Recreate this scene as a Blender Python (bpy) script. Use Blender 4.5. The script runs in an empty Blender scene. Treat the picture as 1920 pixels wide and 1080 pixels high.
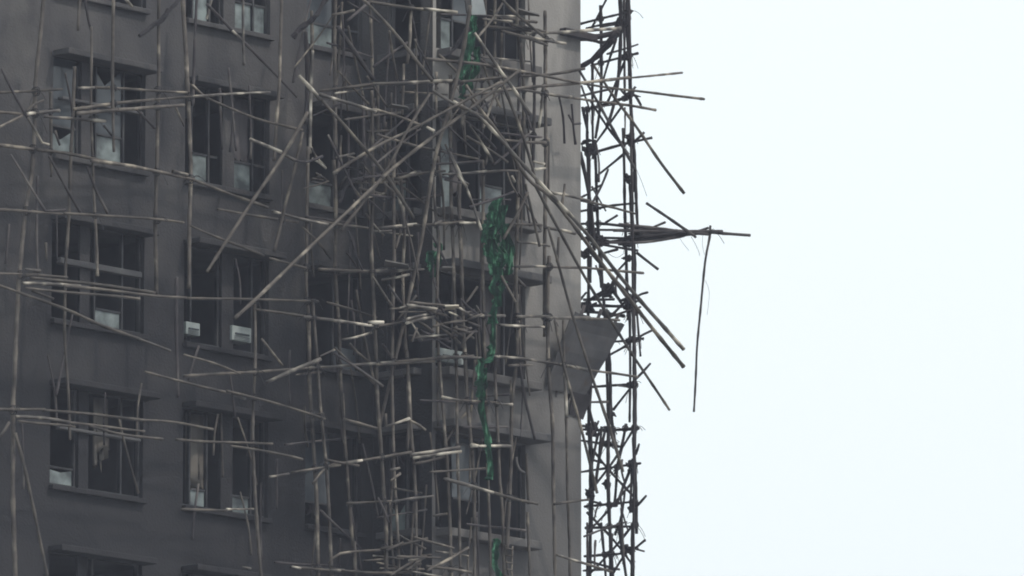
import bpy, bmesh, math, random
from mathutils import Vector, noise

# ------------------------------------------------------------ camera, sky, sun, exposure
S = bpy.context.scene
COL = S.collection
R = math.radians
rnd = random.Random(7)
HAZE = .00042
FPX, PITCH = 16700.0, R(10)              # focal length in photo pixels (1920 wide), camera pitch
CAM = Vector((0, 0, 1.6))
cd = bpy.data.cameras.new('camera')
cam = bpy.data.objects.new('camera', cd)
COL.objects.link(cam)
cam.location = CAM
cam.rotation_euler = (R(90) + PITCH, 0, 0)
cd.sensor_width = 36
cd.lens = 36 * FPX / 1920
cd.clip_start, cd.clip_end = 1.0, 6000
S.camera = cam

SUN_EL, SUN_AZ = R(52), R(112)           # azimuth clockwise from +Y
W = bpy.data.worlds.new('World')
S.world = W
W.use_nodes = True
nt = W.node_tree
nt.nodes.clear()
sky = nt.nodes.new('ShaderNodeTexSky')
sky.sky_type = 'NISHITA'
sky.sun_disc = False
sky.sun_elevation, sky.sun_rotation = SUN_EL, SUN_AZ
sky.dust_density, sky.air_density = 6, 1
hs = nt.nodes.new('ShaderNodeHueSaturation')
hs.inputs['Saturation'].default_value = .25
mixw = nt.nodes.new('ShaderNodeMix')
mixw.data_type = 'RGBA'
mixw.inputs[0].default_value = .9        # thin white overcast over most of the sky
mixw.inputs[7].default_value = (11.1, 12.0, 12.1, 1)
bg = nt.nodes.new('ShaderNodeBackground')
bg.inputs['Strength'].default_value = .1
wo = nt.nodes.new('ShaderNodeOutputWorld')
nt.links.new(sky.outputs[0], hs.inputs['Color'])
nt.links.new(hs.outputs[0], mixw.inputs[6])
nt.links.new(mixw.outputs[2], bg.inputs['Color'])
nt.links.new(bg.outputs[0], wo.inputs['Surface'])
sl = bpy.data.lights.new('sun', 'SUN')
sl.energy, sl.angle, sl.color = 1.9, R(3), (1, .92, .82)
so = bpy.data.objects.new('sun', sl)
COL.objects.link(so)
sd = Vector((math.sin(SUN_AZ) * math.cos(SUN_EL), math.cos(SUN_AZ) * math.cos(SUN_EL), math.sin(SUN_EL)))
so.rotation_euler = (-sd).to_track_quat('-Z', 'Y').to_euler()
S.view_settings.view_transform = 'Standard'
S.view_settings.look = 'None'
S.view_settings.exposure = 0
S.view_settings.gamma = 1
S.cycles.filter_width = 1.9              # the photograph is a soft video frame

# ------------------------------------------------------------ the tower's own axes
PHI = R(47.6)
UU = Vector((math.cos(PHI), math.sin(PHI), 0))     # along the facade, to the right and away
NN = Vector((math.sin(PHI), -math.cos(PHI), 0))    # out of the facade
ZZ = Vector((0, 0, 1))
CR, CF, CU = Vector((1, 0, 0)), Vector((0, math.cos(PITCH), math.sin(PITCH))), Vector((0, -math.sin(PITCH), math.cos(PITCH)))
def ray(x, y): return CF + CR * ((x - 960) / FPX) + CU * ((540 - y) / FPX)
K0 = CAM + ray(700, 540) * 148.0
K0.z = 0
JUT = 1.34                                          # how far the right-hand bay stands forward
def P(x, y, off=0.0):
    """the point of the upright plane parallel to the facade, off metres in front of it, seen at photo pixel x, y"""
    r = ray(x, y)
    return CAM + r * ((K0 + NN * off - CAM).dot(NN) / r.dot(NN))
def L(s, o, z): return K0 + UU * s + NN * o + ZZ * z   # tower coordinates: along, out, up
LM = L                                              # current wall's axes (swapped for the side of the bay)
def SIDE(a, o, z): return L(-o, a, z)
TOP, STOREY, WH = 27.46, 2.68, 1.62                 # head of the middle windows, storey height, window height
LEVELS = [-2, -1, 0, 1, 2]

# ------------------------------------------------------------ helpers
def newobj(name, me, mat, parent=None):
    o = bpy.data.objects.new(name, me)
    COL.objects.link(o)
    if mat and not me.materials: me.materials.append(mat)
    if parent: o.parent = parent
    return o
def tag(o, label=None, cat=None, group=None, kind=None):
    for k, v in (('label', label), ('category', cat), ('group', group), ('kind', kind)):
        if v: o[k] = v
    return o
def empty(name, loc=(0, 0, 0)):
    o = bpy.data.objects.new(name, None)
    COL.objects.link(o)
    o.location = loc
    o.empty_display_size = .2
    return o
class MB:
    def __init__(s): s.v, s.f = [], []
    def poly(s, pts):
        i = len(s.v); s.v += [Vector(p) for p in pts]; s.f.append(tuple(range(i, i + len(pts))))
    def box(s, s0, s1, o0, o1, z0, z1):
        c = [LM(a, b, d) for d in (z0, z1) for b in (o0, o1) for a in (s0, s1)]
        i = len(s.v); s.v += c
        for q in ((0, 1, 3, 2), (4, 6, 7, 5), (0, 4, 5, 1), (2, 3, 7, 6), (0, 2, 6, 4), (1, 5, 7, 3)):
            s.f.append(tuple(i + k for k in q))
    def slab(s, quad, th):
        """a bent sheet corner: four points and a thickness"""
        q = [Vector(p) for p in quad]
        nrm = (q[1] - q[0]).cross(q[3] - q[0]).normalized() * th
        i = len(s.v); s.v += q + [p + nrm for p in q]
        for k in ((3, 2, 1, 0), (4, 5, 6, 7), (0, 1, 5, 4), (1, 2, 6, 5), (2, 3, 7, 6), (3, 0, 4, 7)):
            s.f.append(tuple(i + j for j in k))
    def tube(s, pts, rad, n=7, cap=True):
        pts = [Vector(p) for p in pts]
        if not hasattr(rad, '__len__'): rad = [rad] * len(pts)
        base = len(s.v)
        t0 = (pts[1] - pts[0]).normalized()
        a = t0.orthogonal().normalized()
        for i, p in enumerate(pts):
            t = (pts[min(i + 1, len(pts) - 1)] - pts[max(i - 1, 0)])
            t = t.normalized() if t.length > 1e-6 else t0
            a = (a - t * a.dot(t)).normalized()
            b = t.cross(a)
            for k in range(n):
                w = 2 * math.pi * k / n
                s.v.append(p + (a * math.cos(w) + b * math.sin(w)) * rad[i])
        for i in range(len(pts) - 1):
            for k in range(n):
                s.f.append((base + i * n + k, base + i * n + (k + 1) % n, base + (i + 1) * n + (k + 1) % n, base + (i + 1) * n + k))
        if cap:
            s.f.append(tuple(base + k for k in reversed(range(n))))
            e = base + (len(pts) - 1) * n
            s.f.append(tuple(e + k for k in range(n)))
    def build(s, name, mat, parent=None, origin=None, smooth=False, bevel=0):
        og = Vector(origin) if origin is not None else Vector((0, 0, 0))
        me = bpy.data.meshes.new(name)
        me.from_pydata([v - og for v in s.v], [], s.f)
        bm = bmesh.new(); bm.from_mesh(me)
        bmesh.ops.recalc_face_normals(bm, faces=bm.faces[:])
        bm.to_mesh(me); bm.free()
        if smooth:
            for p in me.polygons: p.use_smooth = True
        o = newobj(name, me, mat, parent)
        up = parent
        while up: og = og - up.location; up = up.parent
        o.location = og
        if bevel:
            m = o.modifiers.new('bevel', 'BEVEL'); m.width = bevel; m.segments = 2
        return o

# ------------------------------------------------------------ materials
def ramp(nt, stops):
    r = nt.nodes.new('ShaderNodeValToRGB')
    e = r.color_ramp.elements
    while len(e) > 1: e.remove(e[-1])
    e[0].position, e[0].color = stops[0][0], (*stops[0][1], 1)
    for p, c in stops[1:]:
        k = e.new(p); k.color = (*c, 1)
    return r
def mat(name, stops, scale=1.0, rough=.85, detail=6, stretch=None, bump=0, rand=0, dist=0, spec=.3, layers=(), low_tone=None):
    m = bpy.data.materials.new(name)
    m.use_nodes = True
    nt = m.node_tree
    b = nt.nodes['Principled BSDF']
    b.inputs['Roughness'].default_value = rough
    b.inputs['Specular IOR Level'].default_value = spec
    tc = nt.nodes.new('ShaderNodeTexCoord')
    src = tc.outputs['Object']
    if stretch:
        mp = nt.nodes.new('ShaderNodeMapping')
        mp.inputs['Scale'].default_value = stretch
        nt.links.new(src, mp.inputs[0]); src = mp.outputs[0]
    if rand:
        oi = nt.nodes.new('ShaderNodeObjectInfo')
        ml = nt.nodes.new('ShaderNodeMath'); ml.operation = 'MULTIPLY'; ml.inputs[1].default_value = 97
        ad = nt.nodes.new('ShaderNodeVectorMath'); ad.operation = 'ADD'
        nt.links.new(oi.outputs['Random'], ml.inputs[0])
        nt.links.new(src, ad.inputs[0]); nt.links.new(ml.outputs[0], ad.inputs[1])
        src = ad.outputs[0]
    n1 = nt.nodes.new('ShaderNodeTexNoise')
    n1.inputs['Scale'].default_value = scale; n1.inputs['Detail'].default_value = detail
    n1.inputs['Distortion'].default_value = dist
    nt.links.new(src, n1.inputs['Vector'])
    r = ramp(nt, stops)
    nt.links.new(n1.outputs[0], r.inputs[0])
    out = r.outputs[0]
    if rand:
        hv = nt.nodes.new('ShaderNodeHueSaturation')
        mr = nt.nodes.new('ShaderNodeMapRange')
        mr.inputs[3].default_value, mr.inputs[4].default_value = 1 - rand, 1 + rand
        nt.links.new(oi.outputs['Random'], mr.inputs[0]); nt.links.new(mr.outputs[0], hv.inputs['Value'])
        nt.links.new(out, hv.inputs['Color']); out = hv.outputs[0]
    for sc, st, lo, hi, amt, colr in layers:         # extra stain layers: noise, stretched, mixed towards a colour
        mp = nt.nodes.new('ShaderNodeMapping'); mp.inputs['Scale'].default_value = st
        nt.links.new(tc.outputs['Object'], mp.inputs[0])
        n2 = nt.nodes.new('ShaderNodeTexNoise'); n2.inputs['Scale'].default_value = sc; n2.inputs['Detail'].default_value = 5
        nt.links.new(mp.outputs[0], n2.inputs['Vector'])
        rr = nt.nodes.new('ShaderNodeMapRange'); rr.inputs[1].default_value, rr.inputs[2].default_value = lo, hi
        rr.inputs[4].default_value = amt; rr.clamp = True
        nt.links.new(n2.outputs[0], rr.inputs[0])
        mx = nt.nodes.new('ShaderNodeMix'); mx.data_type = 'RGBA'
        nt.links.new(rr.outputs[0], mx.inputs[0]); nt.links.new(out, mx.inputs[6]); mx.inputs[7].default_value = (*colr, 1)
        out = mx.outputs[2]
    if low_tone:                                           # darker tone mixed in towards the lower storeys, with a ragged edge
        z0, z1, amt, colr = low_tone
        sx = nt.nodes.new('ShaderNodeSeparateXYZ'); nt.links.new(tc.outputs['Object'], sx.inputs[0])
        n4 = nt.nodes.new('ShaderNodeTexNoise'); n4.inputs['Scale'].default_value = .9; n4.inputs['Detail'].default_value = 5
        nt.links.new(tc.outputs['Object'], n4.inputs['Vector'])
        ma = nt.nodes.new('ShaderNodeMath'); ma.operation = 'MULTIPLY_ADD'; ma.inputs[1].default_value = 7
        nt.links.new(n4.outputs[0], ma.inputs[0]); nt.links.new(sx.outputs[2], ma.inputs[2])
        rr = nt.nodes.new('ShaderNodeMapRange'); rr.clamp = True
        rr.inputs[1].default_value, rr.inputs[2].default_value = z0 + 3.5, z1 + 3.5
        rr.inputs[3].default_value, rr.inputs[4].default_value = 0, amt
        nt.links.new(ma.outputs[0], rr.inputs[0])
        mx = nt.nodes.new('ShaderNodeMix'); mx.data_type = 'RGBA'
        nt.links.new(rr.outputs[0], mx.inputs[0]); nt.links.new(out, mx.inputs[6]); mx.inputs[7].default_value = (*colr, 1)
        out = mx.outputs[2]
    nt.links.new(out, b.inputs['Base Color'])
    if bump:
        bp = nt.nodes.new('ShaderNodeBump'); bp.inputs['Strength'].default_value = bump; bp.inputs['Distance'].default_value = .02
        n3 = nt.nodes.new('ShaderNodeTexNoise'); n3.inputs['Scale'].default_value = 25; n3.inputs['Detail'].default_value = 4
        nt.links.new(tc.outputs['Object'], n3.inputs['Vector'])
        nt.links.new(n3.outputs[0], bp.inputs['Height']); nt.links.new(bp.outputs[0], b.inputs['Normal'])
    return m
M = {}
M['wall'] = mat('sooty_render', [(.25, (.05, .049, .054)), (.5, (.074, .071, .074)), (.75, (.1, .095, .094))], .9, .92, bump=.6, low_tone=(30.5, 25.2, .9, (.021, .021, .025)),
                layers=[(2.2, (1, 1, .12), .5, .7, .5, (.03, .029, .033)), (1.3, (1, 1, 1), .52, .66, .35, (.15, .142, .135)), (1.0, (1.6, 1.6, .16), .5, .8, .45, (.04, .04, .046)), (.22, (1, 1, 1), .5, .7, .5, (.05, .05, .056))])
M['pier'] = mat('smoked_concrete', [(.25, (.2, .193, .188)), (.5, (.27, .258, .246)), (.75, (.31, .294, .278))], .8, .92, bump=.4, low_tone=(28.8, 24.6, .8, (.068, .067, .07)),
                layers=[(.75, (1.4, 1.4, .45), .47, .66, .7, (.085, .085, .09)), (3, (1, 1, .2), .55, .8, .35, (.1, .1, .1))])
M['slab'] = mat('sooty_slab', [(.3, (.06, .06, .066)), (.7, (.13, .128, .13))], 1.2, .9, bump=.4)
M['palesl'] = mat('pale_slab', [(.3, (.07, .068, .07)), (.7, (.16, .153, .15))], 1.4, .9, bump=.4)
M['inner'] = mat('burnt_interior', [(.3, (.05, .052, .062)), (.7, (.12, .12, .13))], .9, .95)
M['alu'] = mat('smoked_aluminium', [(.4, (.022, .022, .026)), (.72, (.085, .085, .088))], 2, .55)
M['pane'] = mat('dusty_glass', [(.36, (.05, .06, .065)), (.5, (.125, .148, .15)), (.66, (.22, .26, .258))], 3.5, .3, spec=.5)
M['dark_pane'] = mat('sooty_glass', [(.3, (.03, .036, .045)), (.7, (.075, .085, .095))], 2, .12, spec=.5)
M['white'] = mat('smoked_white_casing', [(.3, (.2, .23, .23)), (.6, (.38, .42, .41))], 3, .6)
M['white_sheet'] = mat('white_sheet', [(.3, (.55, .58, .58)), (.7, (.75, .78, .78))], 3, .5)
M['curtain'] = mat('scorched_curtain', [(.3, (.1, .095, .1)), (.7, (.21, .19, .195))], 2, .95, stretch=(1, 1, .3))
M['brown_curtain'] = mat('brown_curtain', [(.3, (.11, .1, .092)), (.7, (.2, .185, .165))], 2, .95, stretch=(1, 1, .3))
M['m'] = mat('dark_bamboo', [(.32, (.035, .031, .029)), (.5, (.072, .063, .057)), (.72, (.15, .132, .112))], 2.6, .75, rand=.25, detail=3)
M['g'] = mat('weathered_bamboo', [(.32, (.028, .024, .022)), (.46, (.074, .064, .057)), (.58, (.11, .096, .084)), (.68, (.28, .245, .2))], 2.6, .7, rand=.3, detail=3)
M['s'] = mat('half_burnt_bamboo', [(.38, (.06, .054, .052)), (.5, (.12, .11, .101)), (.56, (.3, .27, .23)), (.66, (.62, .57, .49))], 2.6, .65, rand=.2, detail=2)
M['d'] = mat('charred_bamboo', [(.35, (.03, .026, .03)), (.55, (.06, .053, .056)), (.72, (.13, .118, .11))], 1.6, .8, rand=.3, detail=3)
M['k'] = mat('black_bamboo', [(.35, (.022, .018, .022)), (.6, (.038, .033, .036)), (.75, (.07, .062, .062))], 1.8, .85, rand=.25, detail=3)  # charred, with the backlit shade of silhouetted poles put into the colour
M['bright'] = mat('bare_straw_bamboo', [(.3, (.4, .36, .3)), (.7, (.66, .61, .5))], 2, .6, rand=.15)
M['tie'] = mat('black_nylon_tie', [(.3, (.018, .017, .02)), (.7, (.05, .047, .05))], 6, .7)
M['net'] = mat('green_net', [(.3, (.008, .032, .022)), (.5, (.016, .075, .042)), (.6, (.04, .18, .093)), (.67, (.2, .48, .29))], 9, .55, detail=3, stretch=(1.6, 1.6, .4))  # pale end of the ramp paints glints on the folds
M['char'] = mat('charred_net', [(.3, (.016, .015, .018)), (.7, (.045, .04, .045))], 5, .9)
M['steel'] = mat('smoked_steel_sheet', [(.3, (.035, .036, .042)), (.7, (.088, .086, .09))], 1.6, .8, layers=[(2, (1, 1, .3), .52, .72, .5, (.13, .125, .12)), (5, (1, 1, 1), .58, .7, .5, (.06, .04, .03))])
M['ground'] = mat('ground', [(.3, (.1, .1, .095)), (.7, (.2, .19, .18))], .05, .95)

# ------------------------------------------------------------ thin smoke haze between camera and tower
hz = bpy.data.meshes.new('haze')
hb = bmesh.new(); bmesh.ops.create_cube(hb, size=1)
bmesh.ops.scale(hb, vec=(9000, 9000, 89), verts=hb.verts); bmesh.ops.translate(hb, vec=(0, 0, 43.5), verts=hb.verts)
hb.to_mesh(hz); hb.free()
hm = bpy.data.materials.new('haze'); hm.use_nodes = True
hm.node_tree.nodes.clear()
pv = hm.node_tree.nodes.new('ShaderNodeVolumePrincipled'); ho = hm.node_tree.nodes.new('ShaderNodeOutputMaterial')
pv.inputs['Color'].default_value = (.76, .81, 1, 1)
pv.inputs['Density'].default_value = HAZE
hm.node_tree.links.new(pv.outputs[0], ho.inputs['Volume'])
tag(newobj('haze', hz, hm), kind='stuff')

# ------------------------------------------------------------ ground
g = MB()
g.poly([(-3000, -3000, 0), (3000, -3000, 0), (3000, 3000, 0), (-3000, 3000, 0)])
tag(g.build('ground', M['ground']), kind='structure')

# ------------------------------------------------------------ the tower
tower = empty('tower_block', (K0.x, K0.y, 0))
tag(tower, 'fire-blackened high-rise housing block with gutted windows behind the bamboo scaffold', 'tower block')
AW = [(-7.5, -5.4), (-4.48, -2.5), (-1.62, -.28)]   # window columns of the recessed facade
CW = (.08, 2.28)                                    # window column of the forward bay
C_END, TH, ZTOP = 3.67, .2, 86.0
def zt(k): return TOP + STOREY * k
def facade(name, mt, o, s0, s1, holes, z0=0, z1=ZTOP):
    """one flat wall with real openings and reveals"""
    mb = MB()
    ss = sorted({s0, s1, *[h[0] for h in holes], *[h[1] for h in holes]})
    zs = sorted({z0, z1, *[h[2] for h in holes], *[h[3] for h in holes]})
    def open_(a, b): return any(h[0] < a < h[1] and h[2] < b < h[3] for h in holes)
    for i in range(len(ss) - 1):
        for j in range(len(zs) - 1):
            a0, a1, b0, b1 = ss[i], ss[i + 1], zs[j], zs[j + 1]
            if open_((a0 + a1) / 2, (b0 + b1) / 2): continue
            for oo in (o, o - TH):
                mb.poly([LM(a0, oo, b0), LM(a1, oo, b0), LM(a1, oo, b1), LM(a0, oo, b1)])
    for h in holes:
        for q in (((h[0], h[2]), (h[1], h[2])), ((h[1], h[2]), (h[1], h[3])), ((h[1], h[3]), (h[0], h[3])), ((h[0], h[3]), (h[0], h[2]))):
            (a, b), (c, d) = q
            mb.poly([LM(a, o, b), LM(c, o, d), LM(c, o - TH, d), LM(a, o - TH, b)])
    return mb.build(name, mt, tower)
ALLK = range(-9, 21)
def holes_for(cols): return [(a, b, zt(k) - WH, zt(k)) for k in ALLK for a, b in cols if zt(k) < ZTOP - 1]
facade('wall', M['wall'], 0, -11.0, 0, holes_for(AW))
facade('wall', M['pier'], JUT, 0, C_END, holes_for([CW]))
LM = SIDE
BW = [(.3, 1.06)]
facade('side_wall', M['wall'], 0, .002, JUT - .002, holes_for(BW))
LM = L
mb = MB()                                           # returns: side of the bay, far end wall, left end, back, roof
mb.box(C_END - .2, C_END - .002, -11, JUT - TH - .002, 0, ZTOP)
mb.box(-11, -10.8, -11, -TH - .002, 0, ZTOP)
mb.box(-10.8, C_END - .2, -11, -10.8, 0, ZTOP)
mb.build('end_wall', M['pier'], tower)
mb = MB(); mb.box(-11, C_END, -11, JUT, ZTOP + .003, ZTOP + .3); mb.build('roof', M['slab'], tower)
for k in ALLK:                                      # floors and partitions behind the openings
    mb = MB()
    z = zt(k) - WH - .9
    mb.box(-10.8, -.01, -5, -TH - .003, z - .15, z)
    mb.box(.01, C_END - .21, -5, JUT - TH - .003, z - .15, z)
    mb.build('floor_slab', M['inner'], tower)
mb = MB()
for a in (-10.7, -5.0, -2.2, -.14): mb.box(a, a + .12, -3.4, -TH - .004, 5, ZTOP - .5)
mb.box(2.4, 2.52, -3.4, JUT - TH - .004, 5, ZTOP - .5)
mb.box(-10.7, C_END - .22, -3.6, -3.404, 5, ZTOP - .5)
mb.build('partition', M['inner'], tower)

def hood(s0, s1, o, z, out, th, mt, name):
    mb = MB(); mb.box(s0, s1, o + .002, o + out, z, z + th)
    return mb.build(name, mt, tower, bevel=.015)
def window(s0, s1, o, k, cols, panes, low=.5, dark=(), bars=None):
    """frame with mullions and transom; panes: cells (column, row) that still hold dusty glass"""
    z0, z1 = zt(k) - WH, zt(k)
    b = .035
    oo0, oo1 = o - .14, o - .08
    mb = MB()
    mb.box(s0 + .001, s1 - .001, oo0, oo1, z0 + .001, z0 + b); mb.box(s0 + .001, s1 - .001, oo0, oo1, z1 - b, z1 - .001)
    xs = [s0 + (s1 - s0) * c for c in cols]
    for i, x in enumerate(xs):
        w = b
        if 0 < i < len(xs) - 1 and (i * 7 + k * 3 + int(s0 * 10)) % (4 if k > 0 else 2) == 0 and not any(c_[0] in (i, i - 1) for c_ in panes): continue   # burnt-out mullion
        x0 = min(max(x - w / 2, s0 + .001), s1 - w - .001)
        mb.box(x0, x0 + w, oo0 - .002, oo1 + .002, z0 + b, z1 - b)
    zr = z0 + low
    for i in range(len(xs) - 1):
        if (i, 0) not in panes and (i, 1) not in dark and ((i + k) % 3 or k <= 0): continue
        mb.box(xs[i] + b, xs[i + 1] - b, oo0 + .005, oo1 - .005, zr - b / 2, zr + b / 2)
    w = mb.build('window', M['alu'], tower)
    for lst, mt in ((panes, M['pane']), (dark, M['dark_pane'])):
        for c, r in lst:
            pb = MB()
            a0, a1 = xs[c] + b, xs[c + 1] - b
            q0, q1 = (z0 + b, zr - b / 2) if r == 0 else (zr + b / 2, z1 - b)
            t = rnd.uniform(-.02, .02)
            if rnd.random() < .2:               # a broken upper edge
                m_ = rnd.uniform(.3, .7); d_ = (q1 - q0) * rnd.uniform(.2, .5)
                pts = [(a0, q0), (a1, q0), (a1, q1), (a0 + (a1 - a0) * m_, q1 - d_), (a0, q1 - d_ * .3)]
            else: pts = [(a0, q0), (a1, q0), (a1, q1), (a0, q1)]
            n_ = len(pts)
            i0 = len(pb.v)
            for th_ in (0, -.006):
                pb.v += [LM(x, o - .11 + th_ + (z - q0) * t, z) for x, z in pts]
            pb.f.append(tuple(range(n_))); pb.f.append(tuple(range(2 * n_ - 1, n_ - 1, -1)))
            for i in range(n_): pb.f.append((i, (i + 1) % n_, n_ + (i + 1) % n_, n_ + i))
            pb.build('pane', mt, w)
    return w
A1C, A2C, A3C, CC = [0, .3, .5, .8, 1], [0, .12, .32, .44, .6, .84, 1], [0, .55, 1], [0, .22, .52, .8, 1]
cfg1 = {2: ([(0, 0)], []), 1: ([(0, 0), (2, 0)], [(0, 1), (2, 1)]), 0: ([(2, 0)], []), -1: ([(0, 0)], []), -2: ([], [])}
cfg2 = {2: ([(1, 0), (4, 0), (5, 0)], []), 1: ([(1, 0), (4, 0)], []), 0: ([], []), -1: ([(1, 0), (4, 0)], []), -2: ([], [])}
cfg3 = {2: ([(0, 0)], [(0, 1)]), 1: ([(0, 0)], []), 0: ([], [(1, 0)]), -1: ([], [(0, 1)]), -2: ([], [])}
cfgc = {2: ([(0, 0)], [(1, 1)]), 1: ([(0, 1), (0, 0), (2, 0)], []), 0: ([], []), -1: ([], [(1, 1)]), -2: ([], [])}
for k in LEVELS:
    for (a, b), cols, cfg in ((AW[0], A1C, cfg1), (AW[1], A2C, cfg2), (AW[2], A3C, cfg3)):
        window(a, b, 0, k, cols, cfg[k][0], (.48 if k > 0 else .3) if a < -2 else .4, cfg[k][1])
        z0, z1 = zt(k) - WH, zt(k)
        hood(a - .03, b + .03, 0, z1 - .04, .32 + .06 * ((k + int(a * 3)) % 2), .1, M['wall'], 'window_hood')
        hood(a - .03, b + .02, 0, z0 - .1, .1, .085, M['wall'], 'sill')
        mb = MB()                                   # broad mullion pier between the sashes
        if a < -5: mb.box(a + .66, a + .88, -.07, -.02, z0 + .002, z1 - .002)
        elif a < -2: mb.box(a + .9, a + 1.17, -.07, -.02, z0 + .002, z1 - .002)
        if mb.v: mb.build('window_pier', M['wall'], tower)
    LM = SIDE
    window(*BW[0], 0, k, [0, .5, 1], [(0, 0)] if k in (1, -1) else [], .5, [(1, 1)] if k == 0 else [])
    hood(BW[0][0] - .05, BW[0][1] + .05, 0, zt(k) + .01, .22, .1, M['slab'], 'window_hood')
    hood(BW[0][0] - .05, BW[0][1] + .05, 0, zt(k) - WH - .13, .2, .11, M['slab'], 'sill')
    LM = L
    window(*CW, JUT, k, CC, cfgc[k][0], .55, cfgc[k][1])
    z0, z1 = zt(k) - WH, zt(k)
    hood(CW[0] - .07, CW[1] + .12, JUT, z1 + .01, .5, .13, M['slab'], 'canopy')
    hood(CW[0] + .02, CW[1] + .1, JUT, z0 - .16, .3, .14, M['palesl'], 'sill')
for k in (0, -1, 1):                                # slatted shelves half way up the left windows
    hood(-7.35, -5.5, -.06, zt(k) - .72, .12, .05 + .05 * (k == 0), M['slab'], 'transom_shelf')

# things hanging or standing in the windows
def curtain(s0, s1, o, ztop, zbot, mt, label, fr=9, rag=.4):
    mb = MB(); nx = 18
    for i in range(nx + 1):
        s = s0 + (s1 - s0) * i / nx
        w = .035 * math.sin(i * fr / 3.0) + .02 * math.sin(i * 2.1)
        zb = zbot + rag * noise.noise(Vector((i * .6, s, ztop)))
        for j in range(5):
            z = ztop + (zb - ztop) * j / 4
            mb.v.append(L(s + .01 * j * math.sin(i), o + w * (1 + .2 * j), z))
    for i in range(nx):
        for j in range(4): mb.f.append((i * 5 + j, i * 5 + j + 1, (i + 1) * 5 + j + 1, (i + 1) * 5 + j))
    ob = mb.build('curtain', mt, None, origin=L(s0, o, ztop), smooth=True)
    m = ob.modifiers.new('thick', 'SOLIDIFY'); m.thickness = .008
    return tag(ob, label, 'curtain')
curtain(-4.18, -3.68, -.24, zt(-1) - .05, zt(-1) - 1.25, M['brown_curtain'], 'brownish curtain left hanging in a lower window of the second column')
curtain(-3.28, -2.75, -.24, zt(1) - .05, zt(1) - 1.1, M['curtain'], 'short grey curtain in an upper window right of the dark opening')
curtain(1.5, 1.95, JUT - .24, zt(0) - .06, zt(0) - 1.4, M['curtain'], 'torn grey curtain in the right-hand bay window behind the green net')
curtain(.5, .86, JUT - .24, zt(1) - .06, zt(1) - 1.3, M['curtain'], 'grey curtain in the upper right-hand bay window above the others')
curtain(-6.3, -5.95, -.24, zt(-1) - .05, zt(-1) - 1.05, M['brown_curtain'], 'dim brown curtain in the lowest clear window of the leftmost column')
curtain(-1.5, -1.05, -.24, zt(-1) - .1, zt(-1) - 1.35, M['curtain'], 'long dark grey curtain in the narrow lower window of the third column')

def aircon(px0, py0, px1, py1, off, label):
    """a small window air conditioner: casing with grille and side fins, its front filling the given photo box"""
    a, b = P(px0, py0, off), P(px1, py0, off)
    zb = P((px0 + px1) / 2, py1, off).z
    s0, s1 = (a - K0).dot(UU), (b - K0).dot(UU)
    zt_ = (a.z + b.z) / 2
    e = empty('air_conditioner', L((s0 + s1) / 2, off - .1, zb))
    tag(e, label, 'air conditioner')
    mb = MB(); mb.box(s0, s1, off - .32, off - .03, zb, zt_); mb.build('casing', M['white'], e, bevel=.015)
    mb = MB()
    w = s1 - s0; h = zt_ - zb
    for i in range(3):
        z = zb + h * (.08 + .1 * i); mb.box(s0 + w * .1, s1 - w * .1, off - .029, off - .022, z, z + h * .025)
    mb.build('grille', M['alu'], e)
    mb = MB(); mb.box(s0 + w * .15, s1 - w * .15, off - .028, off - .008, zb + h * .42, zb + h * .53); mb.build('vent', M['dark_pane'], e)
    return e
aircon(438, 612, 474, 640, .06, 'white window air conditioner with a dark slot, right of its paler neighbour')
aircon(352, 604, 378, 628, .04, 'white window air conditioner at the left jamb, middle of the second window column')
aircon(826, 655, 872, 680, JUT + .1, 'white air conditioner standing on the sill of the right-hand bay')

# ------------------------------------------------------------ catch-fan sheet on the corner
fan = empty('catch_fan', L(C_END - .3, JUT, P(1088, 742, JUT).z))
tag(fan, 'dark sheet-metal catch fan sloping out from the building corner', 'catch fan')
zt_, zb_ = P(1140, 606, JUT + .3).z, P(1088, 742, JUT).z
qa = [L(2.75, JUT + .03, zb_ + .02), L(C_END + .03, JUT + .03, zb_ - .02), L(C_END + .62, JUT + .42, zt_), L(2.95, JUT + .42, zt_ + .05)]
mb = MB()
mb.slab([L(C_END + .032, JUT + .03, zb_ - .02), L(C_END + .03, JUT - 1.6, zb_ - .02), L(C_END + .62, JUT - 1.6, zt_), L(C_END + .622, JUT + .42, zt_)], .012)
mb.build('side_sheet', M['steel'], fan)
def crumple(q, nu, nv, amp, seed):
    mb = MB()
    for j in range(nv + 1):
        for i in range(nu + 1):
            u_, v_ = i / nu, j / nv
            p = (q[0] * (1 - u_) + q[1] * u_) * (1 - v_) + (q[3] * (1 - u_) + q[2] * u_) * v_
            d_ = noise.noise(Vector((u_ * 3, v_ * 3, seed))) * amp + math.sin(u_ * nu * math.pi / 1.0) * .012 * (1 if i % 2 else -1)
            e_ = noise.noise(Vector((u_ * 7, v_ * 7, seed + 9))) * amp * .8 * (1 if i in (0, nu) or j in (0, nv) else 0)
            mb.v.append(p + NN * d_ + UU * e_ + ZZ * e_)
    for j in range(nv):
        for i in range(nu):
            k_ = j * (nu + 1) + i
            if (i, j) in ((0, nv - 1), (nu - 1, 1)) and seed == 1 and i == 0: continue
            mb.f.append((k_, k_ + 1, k_ + nu + 2, k_ + nu + 1))
    return mb
fs = crumple(qa, 14, 10, .05, 1).build('front_sheet', M['steel'], fan); m_ = fs.modifiers.new('thick', 'SOLIDIFY'); m_.thickness = .012
for t in (.3, .62, .95):                            # poles that carry the sheet
    mb = MB(); mb.tube([qa[0].lerp(qa[1], t) - NN * .05 - ZZ * .1, qa[3].lerp(qa[2], t) - NN * .06 + ZZ * .18], .03, 7); mb.build('strut', M['d'], fan, smooth=True)
mb = MB()
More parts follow.
